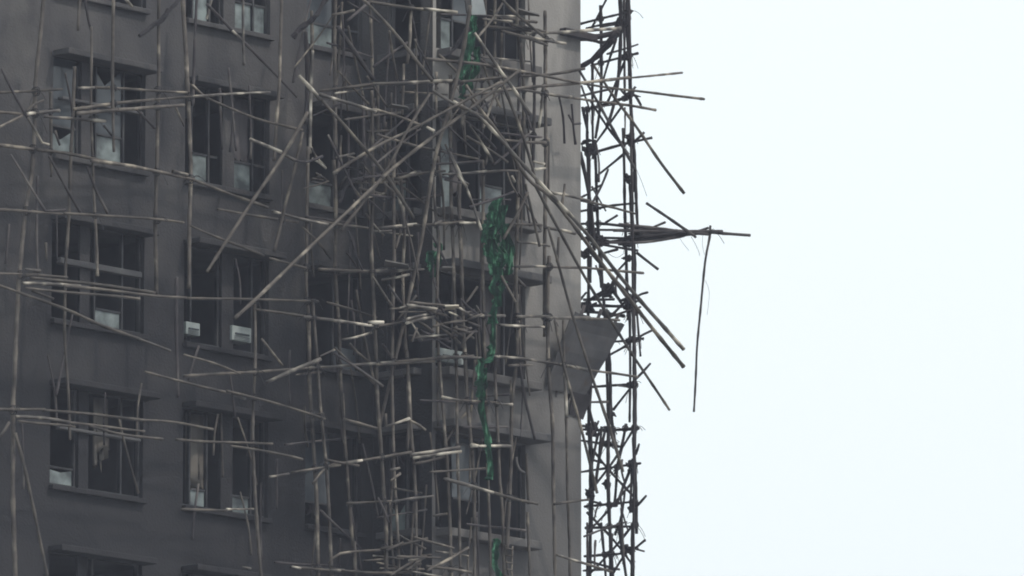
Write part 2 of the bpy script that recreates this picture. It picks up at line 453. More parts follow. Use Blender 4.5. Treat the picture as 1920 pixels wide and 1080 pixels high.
mb.slab([L(3.35, JUT + .01, zb_ - .35), L(C_END + .02, JUT + .01, zb_ - .4), L(C_END + .12, JUT + .12, zb_ + .0), L(3.3, JUT + .12, zb_ + .02)], .02)
mb.build('bracket', M['char'], fan)
fan2 = MB()
fan2.box(3.12, C_END + .25, JUT + .02, JUT + .16, P(1075, 72, JUT).z, P(1075, 60, JUT).z)
tag(fan2.build('timber_beam', M['k'], None, origin=None), 'charred squared timber clamped across the top of the corner pier', 'timber beam')

# ------------------------------------------------------------ bamboo poles
def doff(x): return 1.0 if x < 560 else (2.1 if x > 860 else 1.0 + 1.1 * (x - 560) / 300)
POLES = []
def pole(pts, tone='g', w=8, d=0.0, o=None, z=None):
    """pts: photo pixels; d: extra distance in front of the scaffold line; o / z: distance out of the facade at first / last point"""
    POLES.append((pts, tone, w, d, o, z))
V = lambda pts, tone='g', w=8, d=0.0: pole(pts, tone, w, d)
H = lambda pts, tone='g', w=6, d=.085: pole(pts, tone, w, d)
# each line: tone width [d=extra distance] [o=first z=last distance out of the facade] : photo pixels along the pole
TABLE = '''
# uprights before the recessed facade
g 9 : 83,-20 76,62 68,160 61,300 48,410 36,560 27,700 24,790 28,1100
g 7 : 151,-20 146,57
g 7 d=-.3 : 140,125 134,280 128,420 122,530 122,640 128,740 132,825
d 6 d=-.4 : 158,-10 166,40 171,60
g 6 d=-.2 : 171,50 170,180 174,300 179,420 181,516
g 7 d=.2 : 213,-20 212,130 213,200 214,285
g 8 : 298,-20 297,130 294,250 294,400 297,500 296,553
g 9 : 342,-20 348,60 353,130 357,220 357,330 355,420 352,540
d 7 d=-.5 : 331,520 332,660 334,745
d 6 d=-.5 : 370,-20 364,100 361,200
s 6 d=-.2 : 456,-20 457,80 459,124
g 7 : 528,-20 525,60 523,165 518,230 514,300
g 8 d=-.1 : 584,20 586,90 584,170
s 7 : 586,95 584,165 581,290
g 8 : 578,275 577,340 574,530 578,594 581,680 584,760 590,860 594,945 597,1100
d 9 d=-.2 : 573,60 574,150 571,230
g 8 : 629,-20 629,30 629,195 631,280
g 8 d=-.1 : 626,300 629,362 632,442 632,530 635,600 637,683 640,763 651,890 656,960 667,1100
g 7 : 692,-20 694,20 697,97 698,150
g 8 d=.1 : 697,170 697,362 696,464 699,528 703,600 707,683 712,797 717,880 722,1000 724,1100
g 6 d=-.4 : 643,737 645,830 648,880
g 6 d=-.2 : 708,160 709,217 709,290
g 7 : 771,10 769,50 767,82 762,120
g 6 : 757,120 753,217
g 7 : 752,335 756,400 758,437 757,492 757,560 761,660
g 7 : 762,655 768,780 773,860 779,944 782,1100
g 6 d=-.3 : 764,720 765,800 762,850
g 7 : 812,330 815,400 821,453 819,500 818,570 819,613 825,697 831,766 836,830 840,892 844,1000 846,1100
g 6 d=-.3 : 821,690 822,800
g 8 : 862,340 861,375 864,464 866,530 869,627 876,738 881,790 886,863 889,947 890,1100
g 6 : 818,135 818,217
g 7 : 922,520 926,575 928,697 933,808 937,905 941,945 946,1100
g 8 : 974,215 972,330 969,464 968,560 970,620
g 7 : 971,552 972,600 976,690
g 8 d=.05 : 969,600 969,680 963,740 959,850 954,948 949,1030
d 6 d=.2 : 974,680 984,750 1001,826
g 8 : 1022,20 1024,110 1025,165
g 8 d=.05 : 1022,160 1022,300 1021,430
g 7 d=-.05 : 1028,260 1028,360
g 8 d=-.02 : 1022,425 1022,520 1022,632
g 8 d=.06 : 1030,480 1029,560 1031,697 1036,810 1039,940 1042,1100
s 6 d=.15 : 1019,158 1015,200 1010,240
g 7 : 928,-20 928,75 929,158
g 6 d=-.2 : 941,60 940,133
g 7 : 969,-20 972,60 977,105 981,140
g 7 d=.05 : 976,80 982,140 982,252
d 6 d=-.3 : 975,130 972,215
g 7 : 477,560 480,680 478,740 475,828 480,960 490,1100
g 5 d=-.9 : 414,764 415,830 417,897
d 5 d=-.6 : 489,905 487,960 488,1049
d 5 d=-.8 : 519,860 520,955
g 6 d=-.4 : 987,850 988,900 990,947
d 6 d=-.3 : 412,165 415,280
d 5 d=-.6 : 467,160 470,240 470,300
g 6 : 94,172 95,215 94,330
d 6 d=-.5 : 70,330 68,420 70,520
g 5 d=-.6 : 86,455 87,490
d 5 d=-.5 : 17,420 9,495
d 6 d=-.2 : 740,120 742,260 739,360
d 6 d=-.2 : 653,220 655,330
d 7 d=-.2 : 680,180 684,340
s 6 : 865,150 868,240
d 6 d=-.1 : 903,140 905,260
g 6 d=.05 : 989,960 992,1100
g 7 : 665,1015 667,1080
d 6 d=-.3 : 893,960 897,1090
d 6 d=-.2 : 787,1030 783,1090
g 7 d=.06 : 586,560 600,760 618,960 626,1100
g 7 d=.03 : 738,300 737,500 736,700 741,880 748,1100
g 7 d=-.1 : 845,140 846,300 848,420 852,560 856,760 862,960 866,1100
g 7 d=.04 : 905,300 904,480 908,640 914,820 918,1000 920,1100
d 7 d=-.2 : 1000,60 1001,200 999,330
g 6 d=-.1 : 1056,600 1060,760 1066,960 1070,1100
# loose and fallen poles in front
g 8 d=.5 o=2.0 z=2.8 : 440,597 560,487 650,398 720,330
g 8 d=.5 o=2.8 z=3.0 : 716,334 757,300 878,206 975,133
g 7 o=2.5 z=2.9 : 640,432 722,328 765,246 806,178
g 7 o=2.2 z=3.3 : 625,325 708,274 770,243 835,209 940,153
g 8 o=2.1 z=2.6 : 676,-6 708,28 750,76 812,153
g 8 o=2.7 z=1.5 : 882,10 868,100 850,178 819,290 792,425 767,547 742,669 712,800
s 8 o=2.6 z=2.75 : 890,62 939,133 968,172 997,216
s 9 o=2.9 z=3.3 : 850,190 905,225 972,297 1025,356 1100,438 1168,525 1282,655
g 9 o=2.8 z=3.1 : 880,180 942,254 992,332 1040,376 1123,488 1187,572 1282,688
s 7 o=2.5 z=2.9 : 812,170 850,194 905,218
g 7 o=2.7 z=2.6 : 944,160 975,240 1003,337 1008,350
g 7 o=2.6 z=2.9 : 1005,350 1053,437 1104,530 1176,650 1254,770
g 6 o=2.45 z=2.35 : 985,345 1000,410 1012,462
g 7 o=2.5 z=2.6 : 1028,428 1069,570 1107,694 1137,785 1168,885
g 6 o=2.4 z=2.5 : 1040,600 1061,697 1092,808 1120,925
s 6 o=2.3 z=2.3 : 1059,700 1061,784
g 6 o=2.4 z=2.4 : 1059,345 1058,360 1054,388
g 6 o=2.4 z=2.4 : 1048,445 1044,490
s 9 o=2.3 z=2.35 : 561,142 580,164 599,187
g 8 o=2.35 z=2.6 : 596,180 669,264 725,334 776,410
s 8 o=2.4 z=2.3 : 600,177 660,193 705,207
g 6 o=2.3 z=2.4 : 700,204 740,217 792,236
g 6 o=2.0 z=2.3 : 706,252 780,272 842,284 896,296
d 7 d=-.2 : 388,8 447,69 514,136 557,182
s 6 d=-.1 : 436,58 449,71
d 10 d=.2 : 633,50 665,98 702,150
d 8 d=.2 : 650,40 690,5
g 6 d=.1 : 357,158 392,186 480,222 567,244
g 6 d=.1 : 361,160 389,187
s 8 o=1.6 z=1.7 : 469,261 497,273 528,287
s 8 o=1.7 z=1.75 : 530,289 545,296 556,302
d 6 o=1.75 z=1.9 : 553,301 575,305 605,294
g 8 o=1.9 z=1.4 : 577,210 548,262 517,314 470,383 422,456 388,510
g 7 o=1.5 z=1.4 : 568,248 545,345 514,470
s 9 o=1.5 z=1.9 : 500,717 550,695 605,672
d 6 d=.1 : 20,290 50,340 85,395
d 6 d=.1 : 92,293 120,345 151,398
d 7 d=.05 : 163,312 180,360 200,402
d 6 d=.1 : 85,396 122,393
g 6 d=.1 : 60,545 100,560
d 6 d=.1 : 2,128 24,172 50,220
g 7 d=.1 : 28,812 50,890 72,990 91,1082
g 7 d=.2 : 0,818 10,806 18,792
s 6 d=.15 : 52,221 67,246 80,268 93,271
g 6 d=.15 : 50,208 62,197 82,187
g 6 d=.15 : -5,240 42,217
d 6 d=-.2 : 258,208 290,240
g 5 d=.1 : 328,198 346,238
d 5 d=-.2 : 195,235 210,255
s 7 d=-.1 : 232,-6 248,12
d 6 d=-.2 : 103,245 112,273
s 6 d=-.3 : 398,-5 388,35
g 5 o=1.4 z=1.5 : 490,635 510,660 530,685
g 6 o=2.0 z=2.3 : 725,560 700,520 735,575
d 6 o=1.8 z=1.9 : 728,534 752,570
g 6 o=2.5 z=2.7 : 940,517 952,540 967,566
s 6 o=2.3 z=2.5 : 835,270 860,325 877,350
s 7 o=2.35 z=2.6 : 843,285 880,360 905,432
s 6 o=2.4 z=2.4 : 858,332 878,346
s 7 o=2.5 z=2.5 : 903,268 922,299
g 6 o=2.4 z=2.5 : 880,235 905,270 925,305
s 6 o=2.35 z=2.45 : 800,238 814,246
s 7 o=2.4 z=2.4 : 959,330 966,342
g 7 o=2.6 z=2.4 : 990,360 970,400 945,445
d 6 o=2.3 z=2.5 : 905,180 930,235
g 6 o=2.5 z=2.6 : 930,170 905,240
g 6 o=2.5 z=2.8 : 874,160 900,200
d 6 d=-.1 : 700,125 735,100 765,80
g 7 d=.1 : 878,1027 840,1049 800,1070
g 6 o=2.2 z=2.3 : 895,538 880,560 870,573
s 7 o=2.3 z=2.2 : 746,358 752,390 757,425
g 6 d=-.4 : 835,830 862,790 893,755
g 6 d=.1 : 723,775 724,800
s 6 d=.1 : 725,799 745,793 768,785
g 6 d=.1 : 769,788 783,796 798,807
g 7 d=.1 : 644,786 672,794 706,804
# ledgers, left
g 6 : -10,174 55,172 117,168
s 6 : 146,165 180,164
g 6 : 176,164 260,167 350,172
g 7 : -10,210 20,213 47,217
s 8 : 48,214 111,207
s 7 d=.12 : 83,219 140,221 200,224
g 8 d=.16 : 138,205 210,194 290,187
g 8 d=.2 : 144,213 230,204 345,196
g 6 d=.12 : 288,187 345,182 400,178
s 6 d=.12 : 361,181 430,177 506,174
g 8 : -10,271 55,278 133,290 200,303
g 8 d=.12 : 170,301 250,313 344,333 365,337
s 7 d=.16 : 324,321 352,328
g 7 d=.1 : 360,336 456,373 502,390
g 6 d=.1 : 408,392 460,401 561,417
s 7 d=.14 : 511,396 560,408 614,420
g 6 d=.14 : 600,416 690,428
g 7 : -10,393 60,396 122,400
g 6 d=.12 : 120,400 200,406 294,412 345,418
g 6 d=.12 : 357,423 400,442 461,467 495,481
g 6 d=.12 : 505,484 540,493 575,502
g 6 : -10,513 60,516 125,521
s 8 d=.14 : 42,531 100,534 150,536
g 8 d=.12 : 58,521 120,528 185,535 290,549
g 7 d=.2 : 120,536 220,546 300,556 350,559
g 6 d=.24 : 48,540 140,549 262,560
g 6 d=.12 : 347,559 472,563 597,565
g 7 d=.16 : -10,532 42,550 117,577 194,611 267,638
s 6 d=.2 : 262,636 319,658
g 5 d=.1 : 345,665 400,680 450,700
s 7 d=.12 : 48,505 75,508
g 7 d=.1 : 48,518 70,512
g 6 d=.12 : 272,697 361,719 433,736
g 6 d=.14 : 425,733 500,750 561,769 610,785
s 6 d=.1 : 436,741 460,748
g 7 : -10,768 40,769 83,769
s 8 d=.14 : 30,781 80,785 128,792
g 7 d=.1 : 80,769 167,774 272,787
g 6 d=.2 : 34,790 128,798 140,800
g 6 d=.14 : 125,792 200,800 272,808
g 6 d=.2 : 167,798 230,814 305,824
g 6 d=.12 : 260,787 330,793 400,806
g 6 d=.12 : 330,824 420,830 512,833
g 6 d=.2 : 433,836 500,846 566,861
s 5 d=.1 : 425,955 475,954
g 6 d=.12 : 340,955 425,956
# ledgers, middle
g 6 : 480,580 520,586 572,594
s 7 d=.12 : 570,594 633,602 710,612
g 6 d=.12 : 700,612 745,606 800,590 840,580
g 7 : 345,705 440,700 540,694 583,690
s 7 d=.12 : 580,690 640,686 708,681 750,678
g 7 d=.14 : 740,679 822,672 889,666
s 6 d=.2 : 818,670 850,668 903,669
g 6 d=.2 : 706,684 760,680 815,676
s 7 d=.14 : 925,668 978,673 1040,681 1108,694
g 6 d=.1 : 1100,694 1150,699 1196,706
s 6 : 640,637 665,632 697,622
s 5 d=.2 : 600,668 628,655
g 6 : 586,907 617,874 680,863
s 6 : 505,894 520,892 542,888
g 6 : 546,886 600,877 640,871
s 7 d=.12 : 650,868 680,863
g 7 d=.12 : 675,864 725,856 772,848
s 8 d=.12 : 770,853 820,845 862,838
s 7 d=.2 : 775,859 830,850 864,845
s 9 d=.16 : 884,835 897,836
s 7 d=.12 : 880,837 920,836 956,836
s 7 d=.2 : 732,882 750,877
g 6 d=.2 : 733,901 750,888
g 6 d=.1 : 775,870 800,865 833,856
s 8 o=2.3 z=2.5 : 832,898 880,909 925,923
g 7 o=2.45 z=2.5 : 920,922 960,935 1008,947
s 6 d=.1 : 738,941 760,936 812,930
g 6 d=.1 : 650,944 700,942 735,940
g 6 : 544,1063 600,1066 650,1070
s 7 d=.1 : 620,1069 646,1070
g 7 d=.12 : 640,1070 700,1074 770,1073
g 6 d=.1 : 617,1056 639,1037 714,1029
g 6 d=.12 : 714,1029 760,1020 802,1010
g 7 d=.2 : 800,1064 840,1066 883,1073
s 5 d=.2 : 455,1063 470,1066
s 5 d=.2 : 548,1062 564,1065
g 6 : 1039,945 1070,941 1103,937
s 6 d=.1 : 1044,1040 1070,1049 1104,1059
g 6 d=.1 : 1098,1057 1146,1071
g 7 : 690,3 750,12 800,17
s 7 d=.12 : 795,16 830,20 857,23
g 6 : 622,28 645,24 665,19
s 6 d=.1 : 905,36 930,38 960,40
s 6 d=.2 : 928,30 966,31
g 7 d=.12 : 908,49 950,53 993,58
g 7 d=.2 : 940,58 980,70 1026,87
s 7 d=.14 : 976,67 1020,74 1063,82
g 7 d=.3 : 935,-6 972,31 1020,70
s 8 d=.12 : 985,61 1050,61 1110,57 1163,53
g 6 d=.2 : 960,46 1025,60
s 8 d=.12 : 700,157 760,155 820,153 862,153
g 7 d=.1 : 600,170 650,165 700,160
g 7 d=.2 : 860,154 905,150 950,146
g 7 o=2.4 z=2.8 : 798,110 894,122 978,136 1088,155
g 7 o=2.5 z=2.7 : 975,143 1040,137 1095,128
g 7 o=2.4 z=2.9 : 870,180 978,163 1089,155 1180,146
g 5 o=2.9 z=2.95 : 1170,147 1220,142 1279,136
s 7 d=.14 : 978,168 1030,177 1075,183
g 6 d=.1 : 1040,178 1115,190 1170,197 1229,206
g 6 d=.2 : 1095,157 1193,172 1320,186
d 6 d=.1 : 940,250 985,253 1014,255
g 7 d=.14 : 940,262 975,265 1024,268
s 7 d=.1 : 744,334 765,329 780,322
g 7 d=.14 : 740,336 790,326 835,322
s 6 d=.14 : 830,327 880,325 912,322
g 6 d=.12 : 905,323 940,320 970,321
s 8 d=.1 : 710,428 745,425 782,421
g 7 d=.12 : 775,423 830,421 870,418
s 6 d=.14 : 862,418 892,417
s 6 d=.2 : 815,420 828,415
s 5 d=.2 : 712,434 735,433
g 7 : 597,505 650,508 700,510
s 8 d=.12 : 700,509 740,509 768,506
s 6 d=.2 : 716,525 740,522 768,516
s 6 d=.14 : 768,508 795,505
s 8 d=.14 : 1026,427 1050,432 1079,439
g 6 d=.1 : 955,420 985,421 1015,422
s 6 d=.1 : 970,454 1000,456 1032,461
s 6 d=.1 : 965,500 1000,499 1035,501
g 6 d=.12 : 1025,500 1100,502
g 6 d=.12 : 1062,501 1120,505 1205,512
d 6 o=2.5 z=2.6 : 880,388 920,376 962,360
s 7 d=.14 : 1031,361 1060,367 1105,379
g 6 d=.12 : 1090,376 1140,388 1190,401
s 6 d=.12 : 1000,303 1020,308
s 7 d=.1 : 1003,318 1022,315
s 7 d=.12 : 968,594 1000,594 1030,595
s 8 d=.14 : 1024,596 1060,597 1105,598
g 7 d=.12 : 1095,598 1125,600 1160,603
s 7 d=.12 : 878,591 910,592 947,593
s 6 d=.16 : 936,609 975,611 1020,613
s 6 : 828,744 850,748 868,751
g 6 : 865,751 900,753 935,756
s 6 d=.1 : 930,757 960,758
s 8 o=2.3 z=2.45 : 690,605 720,605
g 6 d=.1 : 590,776 607,777
# debris caught on the ledge
s 7 o=2.3 z=2.4 : 763,572 790,576 818,580
g 6 o=2.2 z=2.4 : 768,566 800,570 845,574
s 6 o=2.4 z=2.3 : 764,598 785,592 800,589
s 7 o=2.35 z=2.3 : 762,606 790,598 812,594
g 6 o=2.3 z=2.4 : 796,578 815,586 838,592
g 6 o=2.3 z=2.5 : 780,600 800,612 815,624
d 6 o=2.2 z=2.3 : 788,570 830,610
g 6 o=2.4 z=2.4 : 812,612 840,606 865,600
s 6 o=2.45 z=2.4 : 868,590 890,580
g 6 o=2.4 z=2.5 : 875,600 905,588
s 5 o=2.4 z=2.5 : 876,603 900,612
d 6 o=2.3 z=2.4 : 820,560 838,600
g 5 o=2.4 z=2.4 : 782,615 772,640
g 5 o=2.4 z=2.4 : 845,632 856,612
# scaffold beyond the corner, dark against the sky
k 8 o=1.0 z=1.0 : 1162,-20 1162,55 1158,130 1148,200 1137,240
k 7 o=.9 z=.9 : 1176,-20 1177,61 1181,120 1183,167
k 6 o=.6 z=.6 : 1170,-20 1169,120 1170,190
k 8 o=1.0 z=1.0 : 1181,140 1184,230 1188,320 1188,360
k 7 o=1.1 z=1.1 : 1189,280 1193,381 1197,450
k 9 o=.9 z=.9 : 1183,345 1184,400 1187,480 1188,590
k 8 o=1.0 z=1.0 : 1187,560 1189,660 1190,740 1190,840
k 6 o=.5 z=.5 : 1181,580 1180,700 1179,790
k 8 o=.95 z=.95 : 1188,820 1189,900 1191,1000
k 7 o=1.0 z=1.0 : 1186,990 1185,1100
k 5 o=1.2 z=1.2 : 1194,583 1198,625 1202,668
k 7 o=.2 z=.2 : 1126,10 1127,100 1125,194 1117,260
k 6 o=.4 z=.4 : 1111,118 1112,200 1114,300
k 7 o=.3 z=.3 : 1115,262 1118,340 1123,437 1129,540
k 8 o=.6 z=.5 : 1088,285 1097,330 1107,400 1112,470
k 6 o=.5 z=.5 : 1105,285 1106,360 1107,440
k 5 o=.5 z=.5 : 1108,480 1108,530
k 6 o=.4 z=.4 : 1127,480 1129,560
k 7 o=.6 z=.6 : 1137,580 1142,680 1145,769 1152,835
k 6 o=.5 z=.5 : 1110,690 1107,735 1104,800
k 6 o=.7 z=.7 : 1097,728 1105,765 1116,805
k 10 o=.4 z=.4 : 1105,795 1106,870 1107,950 1107,1000
k 8 o=.7 z=.7 : 1143,760 1139,840 1140,924 1144,1000 1148,1090
k 6 o=.5 z=.5 : 1121,815 1108,880
k 7 o=.6 z=.6 : 1174,795 1165,840 1154,890
k 7 o=.8 z=.8 : 1182,880 1170,910 1156,950
k 6 o=.7 z=.6 : 1158,870 1155,930 1153,950
k 6 o=.9 z=.9 : 1185,870 1184,960
k 6 o=.5 z=.6 : 1128,800 1120,880 1113,920
k 7 o=.5 z=.6 : 1136,800 1124,860 1118,905
k 5 o=.4 z=.5 : 1101,980 1102,1090
k 6 o=.5 z=.6 : 1127,980 1132,1030 1138,1090
k 7 o=.8 z=.8 : 1160,980 1168,1030 1178,1090
k 6 o=.7 z=.7 : 1147,1000 1147,1090
k 6 o=.8 z=.7 : 1178,1030 1165,1050 1150,1075
k 15 o=.6 z=1.0 : 1058,71 1110,68 1162,58
k 6 o=1.15 z=1.15 : 1179,-20 1183,200 1186,420 1188,640 1189,860 1187,1100
k 7 o=.8 z=.8 : 1168,240 1174,420 1178,600
k 7 o=.1 z=.1 : 1101,200 1104,420 1103,640 1106,860 1104,1100
k 7 o=.5 z=.5 : 1132,560 1138,760 1141,900 1146,1100
k 6 o=.5 z=.9 : 1100,1000 1140,960 1186,905
k 6 o=.4 z=.9 : 1102,830 1140,880 1186,930
k 6 o=.4 z=.9 : 1100,930 1145,870 1186,805
k 6 o=.4 z=.8 : 1104,1078 1150,1030 1185,985
k 6 o=.3 z=.9 : 1100,960 1150,1010 1188,1060
k 6 o=-.3 z=1.0 : 1096,950 1150,946 1196,940
k 6 o=-.3 z=1.0 : 1098,990 1192,984
k 6 o=.4 z=.9 : 1104,640 1140,600 1180,560
k 6 o=.3 z=.9 : 1104,470 1140,510 1186,560
k 6 o=.3 z=.9 : 1108,190 1140,240 1180,290
d 9 o=.9 z=1.6 : 1182,440 1230,439 1285,436
d 9 o=.9 z=1.5 : 1186,435 1225,436 1270,434
k 6 o=-.6 z=1.0 : 1084,46 1162,26 1187,20
k 6 o=-.4 z=1.0 : 1100,53 1162,42
k 5 o=.2 z=.6 : 1109,52 1124,24 1140,-8
k 8 o=.0 z=1.1 : 1100,72 1128,82 1150,78
k 13 o=.4 z=1.1 : 1085,127 1110,112 1135,85 1160,58
k 6 o=-.3 z=1.0 : 1108,123 1150,112 1196,100
k 6 o=-.2 z=1.0 : 1092,208 1130,197 1176,183
k 6 o=.6 z=1.0 : 1131,150 1142,110 1155,72
k 6 o=.5 z=1.0 : 1139,192 1155,155 1172,112
k 6 o=.2 z=1.0 : 1114,272 1140,236 1167,198
k 7 o=.2 z=1.1 : 1100,290 1162,271 1221,257
k 6 o=1.0 z=1.2 : 1186,268 1198,258 1208,248
k 6 o=.2 z=1.0 : 1118,331 1145,307 1170,285
k 6 o=1.0 z=1.3 : 1178,172 1190,178 1202,197
k 6 o=1.0 z=1.1 : 1172,188 1192,163
d 7 o=2.4 z=2.9 : 1085,130 1130,205 1182,300 1192,318
g 7 o=2.4 z=3.0 : 1113,122 1145,170 1190,230 1237,300 1283,362
k 5 o=.4 z=.4 : 1090,160 1106,205
k 6 o=.3 z=.3 : 1092,200 1102,250
k 5 o=1.3 z=1.3 : 1062,185 1066,230 1058,270
k 5 o=1.8 z=1.8 : 1048,180 1056,220 1059,270
k 5 o=1.7 z=1.7 : 1072,195 1076,240 1080,270
d 5 o=1.7 z=1.7 : 1066,215 1075,233 1088,232
k 6 o=.3 z=1.0 : 1123,390 1150,385 1192,380
k 6 o=-.3 z=.3 : 1084,397 1120,390
k 6 o=-.5 z=.4 : 1084,374 1100,365
k 5 o=.2 z=.4 : 1106,358 1130,346
k 6 o=.4 z=.8 : 1136,417 1157,404
k 7 o=-.4 z=.8 : 1082,420 1130,419 1182,424
k 6 o=-.4 z=.8 : 1082,430 1130,431 1185,431
k 7 o=-.4 z=.9 : 1084,447 1130,447 1190,449
k 7 o=.2 z=.9 : 1110,458 1150,452 1195,452
d 6 o=.6 z=1.1 : 1130,459 1160,464 1197,470
k 7 o=.3 z=.7 : 1134,474 1158,468
k 6 o=.6 z=1.0 : 1157,509 1170,496 1184,483
d 7 o=1.0 z=1.4 : 1194,474 1213,488 1234,503
d 7 o=1.1 z=1.9 : 1212,381 1250,406 1300,440
d 8 o=.9 z=1.8 : 1160,421 1230,428 1290,433 1328,437
d 8 o=.9 z=1.9 : 1150,432 1220,434 1300,435 1352,436
d 7 o=1.0 z=1.9 : 1190,438 1270,436 1330,435 1408,441
d 8 o=.9 z=1.8 : 1170,446 1230,442 1300,435
d 9 o=.9 z=1.8 : 1180,456 1230,450 1290,439 1330,433
d 8 o=.85 z=1.7 : 1188,429 1240,434 1300,437
d 9 o=.8 z=1.7 : 1185,450 1240,443 1292,437
d 7 o=.8 z=1.6 : 1135,455 1210,453 1284,440
d 6 o=1.0 z=1.3 : 1222,427 1247,417
d 6 o=1.5 z=1.8 : 1305,435 1328,428
d 6 o=1.6 z=1.7 : 1296,436 1304,445
d 5 o=1.8 z=1.9 : 1332,423 1331,445 1323,490 1315,570 1308,640 1305,700 1301,772
k 6 o=1.0 z=1.3 : 1192,557 1203,551 1214,548
k 8 o=-.6 z=.8 : 1085,584 1130,586 1168,590
k 8 o=-.6 z=.9 : 1084,574 1130,575 1190,577
k 7 o=-.4 z=.7 : 1095,562 1150,561
k 8 o=-.2 z=.7 : 1088,577 1120,552 1152,536
k 8 o=.2 z=.8 : 1140,532 1158,556 1172,578
k 6 o=-.3 z=.2 : 1088,562 1099,548
k 7 o=.4 z=.9 : 1118,560 1145,540 1150,528
k 6 o=1.0 z=1.2 : 1190,637 1207,627 1224,619
k 6 o=.3 z=1.0 : 1137,641 1170,639 1208,634
k 6 o=-.2 z=1.0 : 1112,683 1145,665 1176,648
k 6 o=-.4 z=1.0 : 1098,726 1145,724 1194,722
k 6 o=1.0 z=1.3 : 1190,713 1205,698 1220,681
k 6 o=.5 z=1.0 : 1150,768 1167,747 1184,726
k 7 o=-.4 z=1.0 : 1088,805 1140,805 1196,802
k 7 o=-.5 z=.3 : 1088,798 1112,801
k 6 o=-.5 z=.8 : 1090,826 1120,830 1162,836
k 6 o=-.5 z=1.1 : 1090,885 1150,877 1201,870
k 6 o=-.2 z=.3 : 1104,860 1130,868
k 6 o=-.4 z=1.0 : 1096,1043 1140,1039 1175,1035
k 6 o=-.4 z=.8 : 1094,1070 1155,1068
k 6 o=1.0 z=1.3 : 1195,948 1211,930
k 6 o=1.0 z=1.2 : 1192,852 1198,833
k 5 o=.3 z=.5 : 1116,792 1124,812
k 6 o=.3 z=.6 : 1122,790 1108,820
k 6 o=.4 z=.9 : 1110,940 1128,945
k 6 o=1.0 z=1.3 : 1186,1032 1210,1012
k 5 o=.8 z=1.2 : 1178,1026 1208,1034
'''

# ------------------------------------------------------------ bamboo poles: build each as its own object
def parse(line):
    head, pts = line.split(':')
    h = head.split()
    d, o, z = None, None, None
    for t in h[2:]:
        k, v = t.split('=')
        if k == 'd': d = float(v)
        if k == 'o': o = float(v)
        if k == 'z': z = float(v)
    return h[0], float(h[1]), d, o, z, [tuple(map(float, q.split(','))) for q in pts.split()]
ENTRIES = [parse(l) for l in TABLE.strip().splitlines() if not l.startswith('#')]
def world_path(e):
    tone, w, d, o, z, px = e
    level = abs(px[-1][1] - px[0][1]) < .35 * abs(px[-1][0] - px[0][0])
    if o is not None:
        if z is None: z = o
        ln = [0]
        for a, b in zip(px, px[1:]): ln.append(ln[-1] + math.hypot(b[0] - a[0], b[1] - a[1]))
        return [P(x, y, o + (z - o) * t / ln[-1]) for (x, y), t in zip(px, ln)]
    dd = d if d is not None else (.085 if level else 0.0)
    xm = sum(p[0] for p in px) / len(px)
    if not level: return [P(x, y, doff(xm) + dd) for x, y in px]
    return [P(x, y, doff(x) + dd) for x, y in px]
def resample(path, step=.12):
    out = [path[0]]
    n = len(path)
    for i in range(n - 1):
        p0, p1, p2, p3 = path[max(i - 1, 0)], path[i], path[i + 1], path[min(i + 2, n - 1)]
        m = max(1, int((p2 - p1).length / step))
        for j in range(1, m + 1):
            t = j / m
            out.append(.5 * ((2 * p1) + (p2 - p0) * t + (2 * p0 - 5 * p1 + 4 * p2 - p3) * t * t + (3 * p1 - p0 - 3 * p2 + p3) * t ** 3))
    return out
def bamboo(path, r0, seed, mt, into=None):
    rr = random.Random(seed)
    pts = resample(path)
    ph = rr.uniform(0, .35); gap = rr.uniform(.3, .42)
    amp = .5 * r0
    P_, Rr = [], []
    ln = 0
    tot = sum((b - a).length for a, b in zip(pts, pts[1:]))
    flip = rr.random() < .5
    for i, p in enumerate(pts):
        if i: ln += (p - pts[i - 1]).length
        bow = Vector((noise.noise(Vector((ln * .33, seed, 60))), noise.noise(Vector((ln * .33, seed, 70))), noise.noise(Vector((ln * .33, seed, 80))))) * r0 * 1.6
        q = p + bow + Vector((noise.noise(Vector((ln * .9, seed, 0))), noise.noise(Vector((ln * .9, seed, 5))), noise.noise(Vector((ln * .9, seed, 9))))) * amp
        k = (ln + ph) / gap
        node = abs(k - round(k)) * gap
        u = ln / max(tot, .01)
        tp = 1.08 - .2 * (u if flip else 1 - u)
        P_.append(q); Rr.append(r0 * tp * (1.2 if node < .05 else 1.0))
    if len(P_) < 2: P_, Rr = path, [r0] * len(path)
    if into: into.tube(P_, Rr, 7); return
    mb = MB()
    mb.tube(P_, Rr, 7)
    return mb.build('bamboo_pole', mt, None, origin=path[0], smooth=True)
ZX = [(320, 'before the leftmost windows'), (540, 'before the second windows'), (700, 'before the third windows'),
      (820, "at the bay's inner edge"), (985, 'before the right-hand windows'), (1095, 'before the corner pier'), (9999, 'past the corner')]
ZY = [(190, 'top part'), (400, 'upper half'), (600, 'mid height'), (800, 'lower half'), (9999, 'lowest part')]
ORD = ['', 'second', 'third', 'fourth', 'fifth', 'sixth', 'seventh', 'eighth', 'ninth', 'tenth', 'eleventh', 'twelfth']
TONE = {'g': 'grey', 's': 'straw-patched', 'd': 'charred', 'k': 'black', 'm': 'dark'}
GROUP = {'g': 'grey bamboo poles of the wrecked scaffold', 's': 'straw-patched bamboo poles of the wrecked scaffold',
         'm': 'dark bamboo poles of the wrecked scaffold', 'd': 'charred bamboo poles of the wrecked scaffold', 'k': 'black bamboo poles beyond the corner'}
def reach(e):
    n_ = 0
    for a, c in zip(e[5], e[5][1:]):
        y0, y1 = sorted((min(max(a[1], 0), 1080), min(max(c[1], 0), 1080)))
        n_ += math.hypot(c[0] - a[0], y1 - y0) if (a[1] != c[1]) else abs(c[0] - a[0])
    return n_ * e[1]
